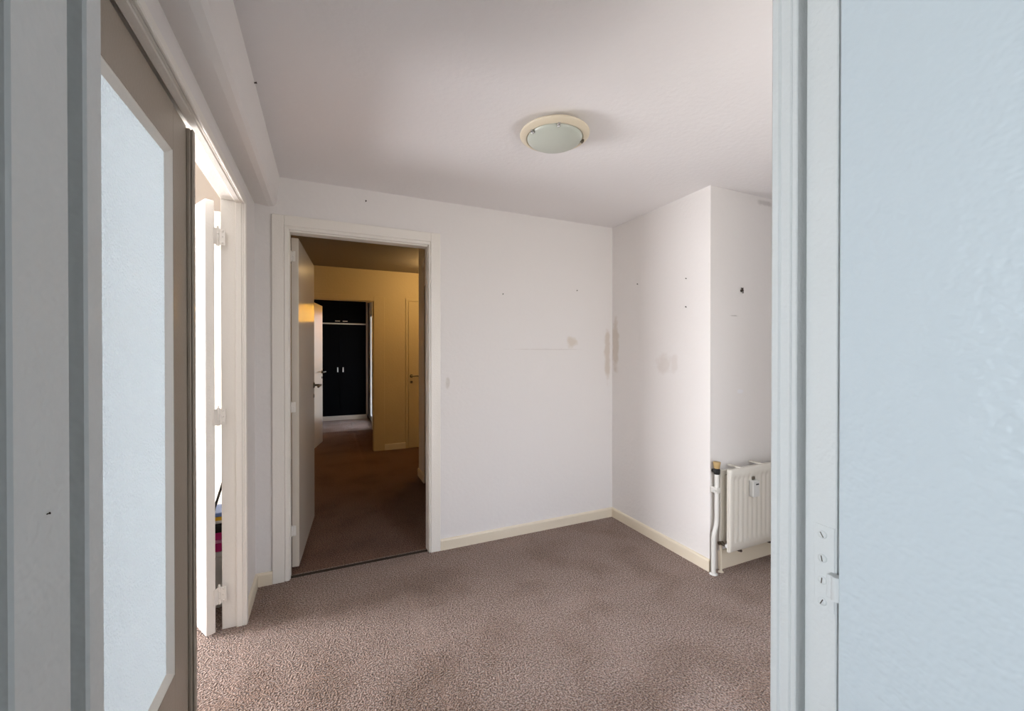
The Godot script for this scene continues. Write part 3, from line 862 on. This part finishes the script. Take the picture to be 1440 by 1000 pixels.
	lathe(st, [Vector2(0.0, 0.0), Vector2(0.13, 0.0), Vector2(0.13, -0.02), Vector2(0.11, -0.024), Vector2(0.0, -0.024)], 28)
	obj("base", st, M.brass, d)
	st = mb()
	lathe(st, [Vector2(0.11, -0.025), Vector2(0.105, -0.06), Vector2(0.075, -0.085), Vector2(0.0, -0.095)], 28)
	obj("glass_bowl", st, bulb, d)
	warm(d, Vector3(0, -0.13, 0), 0.30, 0.06)
	d = thing("wall_lamp", "warm wall lamp in the lobby, seen only as a yellow glow on the open door", "lamp", Vector3(0.765, 1.965, -7.06))
	st = mb()
	bx(st, Vector3(-0.012, -0.15, -0.13), Vector3(0.0, 0.15, 0.13), 0.003)
	obj("back_plate", st, M.brass, d)
	var hot: StandardMaterial3D = bulb.duplicate()
	hot.emission = Color8(255, 186, 60)
	hot.emission_energy_multiplier = 26.0
	st = mb()
	for k in 5: bx(st, Vector3(-0.036, -0.135, -0.111 + k * 0.045), Vector3(-0.012, 0.135, -0.073 + k * 0.045), 0.008)
	obj("glass_shade", st, hot, d)
	warm(d, Vector3(-0.075, 0, 0), 0.012, 0.05)
	# ---- bright room shell
	slab("wall_bright_window", "window wall of the bright room", "wall", M.bright, [[-3.9, -3.8, 0, 2.5, -4.1, -3.55], [-3.9, -3.8, 0, 2.5, -2.15, -0.47], [-3.9, -3.8, 0, 0.12, -3.55, -2.15], [-3.9, -3.8, 2.22, 2.5, -3.55, -2.15]])
	slab("wall_bright_far", "white far wall of the bright room", "wall", M.bright, [[-3.8, -0.52, 0, 2.5, -4.1, -4.0]])
	# ---- near room shell
	slab("wall_near_window", "window wall of the room behind the camera", "wall", M.room_near, [[-2.3, -2.2, 0, 2.5, -0.37, -0.03], [-2.3, -2.2, 0, 2.5, 0.97, 2.3], [-2.3, -2.2, 0, 0.72, -0.03, 0.97], [-2.3, -2.2, 2.32, 2.5, -0.03, 0.97]])
	slab("wall_near_back", "wall behind the camera", "wall", M.room_near, [[-2.2, 0.92, 0, 2.5, 2.2, 2.3], [0.84, 0.92, 0, 2.5, -0.37, 2.2]])
	# ---- a few things stacked between the open leaf and the wall
	d = thing("storage_box", "white box on the floor glimpsed behind the open door leaf", "box", Vector3(-0.525, 0, -2.70))
	st = mb()
	bx(st, Vector3(-0.05, 0, -0.09), Vector3(0.05, 0.27, 0.09), 0.004)
	obj("body", st, M.white, d)
	st = mb()
	bx(st, Vector3(-0.053, 0.27, -0.093), Vector3(0.053, 0.295, 0.093), 0.004)
	obj("lid", st, M.white, d)
	d = thing("storage_box", "pink box with a black lid glimpsed through the door's hinge gap", "box", Vector3(-0.525, 0.295, -2.70))
	st = mb()
	bx(st, Vector3(-0.05, 0, -0.09), Vector3(0.05, 0.045, 0.09), 0.004)
	obj("body", st, M.pink, d)
	st = mb()
	bx(st, Vector3(-0.052, 0.045, -0.091), Vector3(0.052, 0.062, 0.091), 0.002)
	tag(obj("band", st, M.pink_pale, d), "pale pink band")
	st = mb()
	bx(st, Vector3(-0.05, 0.062, -0.09), Vector3(0.05, 0.10, 0.09), 0.003)
	obj("upper_body", st, M.pink, d)
	st = mb()
	bx(st, Vector3(-0.052, 0.10, -0.092), Vector3(0.052, 0.145, 0.092), 0.004)
	tag(obj("lid", st, M.black, d), "black lid")
	d = thing("packet", "blue, yellow and white packet on top of the pink box", "packet", Vector3(-0.525, 0.44, -2.70))
	st = mb()
	bx(st, Vector3(-0.046, 0, -0.08), Vector3(0.046, 0.016, 0.08), 0.003)
	obj("base", st, M.white, d)
	st = mb()
	bx(st, Vector3(-0.046, 0.016, -0.08), Vector3(0.046, 0.036, 0.08), 0.003)
	obj("middle", st, M.yellow, d)
	st = mb()
	bx(st, Vector3(-0.046, 0.036, -0.08), Vector3(0.046, 0.056, 0.08), 0.003)
	obj("top", st, M.blue, d)
	d = thing("rod", "thin black rod leaning behind the open door leaf", "rod", Vector3(-0.535, 0.497, -2.66))
	st = mb()
	tube(st, [Vector3(-0.012, 0, 0), Vector3(0.03, 0.16, -0.02), Vector3(0.062, 0.28, -0.03)], 0.006, 8)
	obj("shaft", st, M.black, d)
	st = mb()
	lathe(st, [Vector2(0.0, -0.004), Vector2(0.009, 0.0), Vector2(0.009, 0.012), Vector2(0.004, 0.016)], 10, Transform3D(Basis.IDENTITY, Vector3(-0.012, 0.004, 0)))
	obj("ferrule", st, M.black, d)
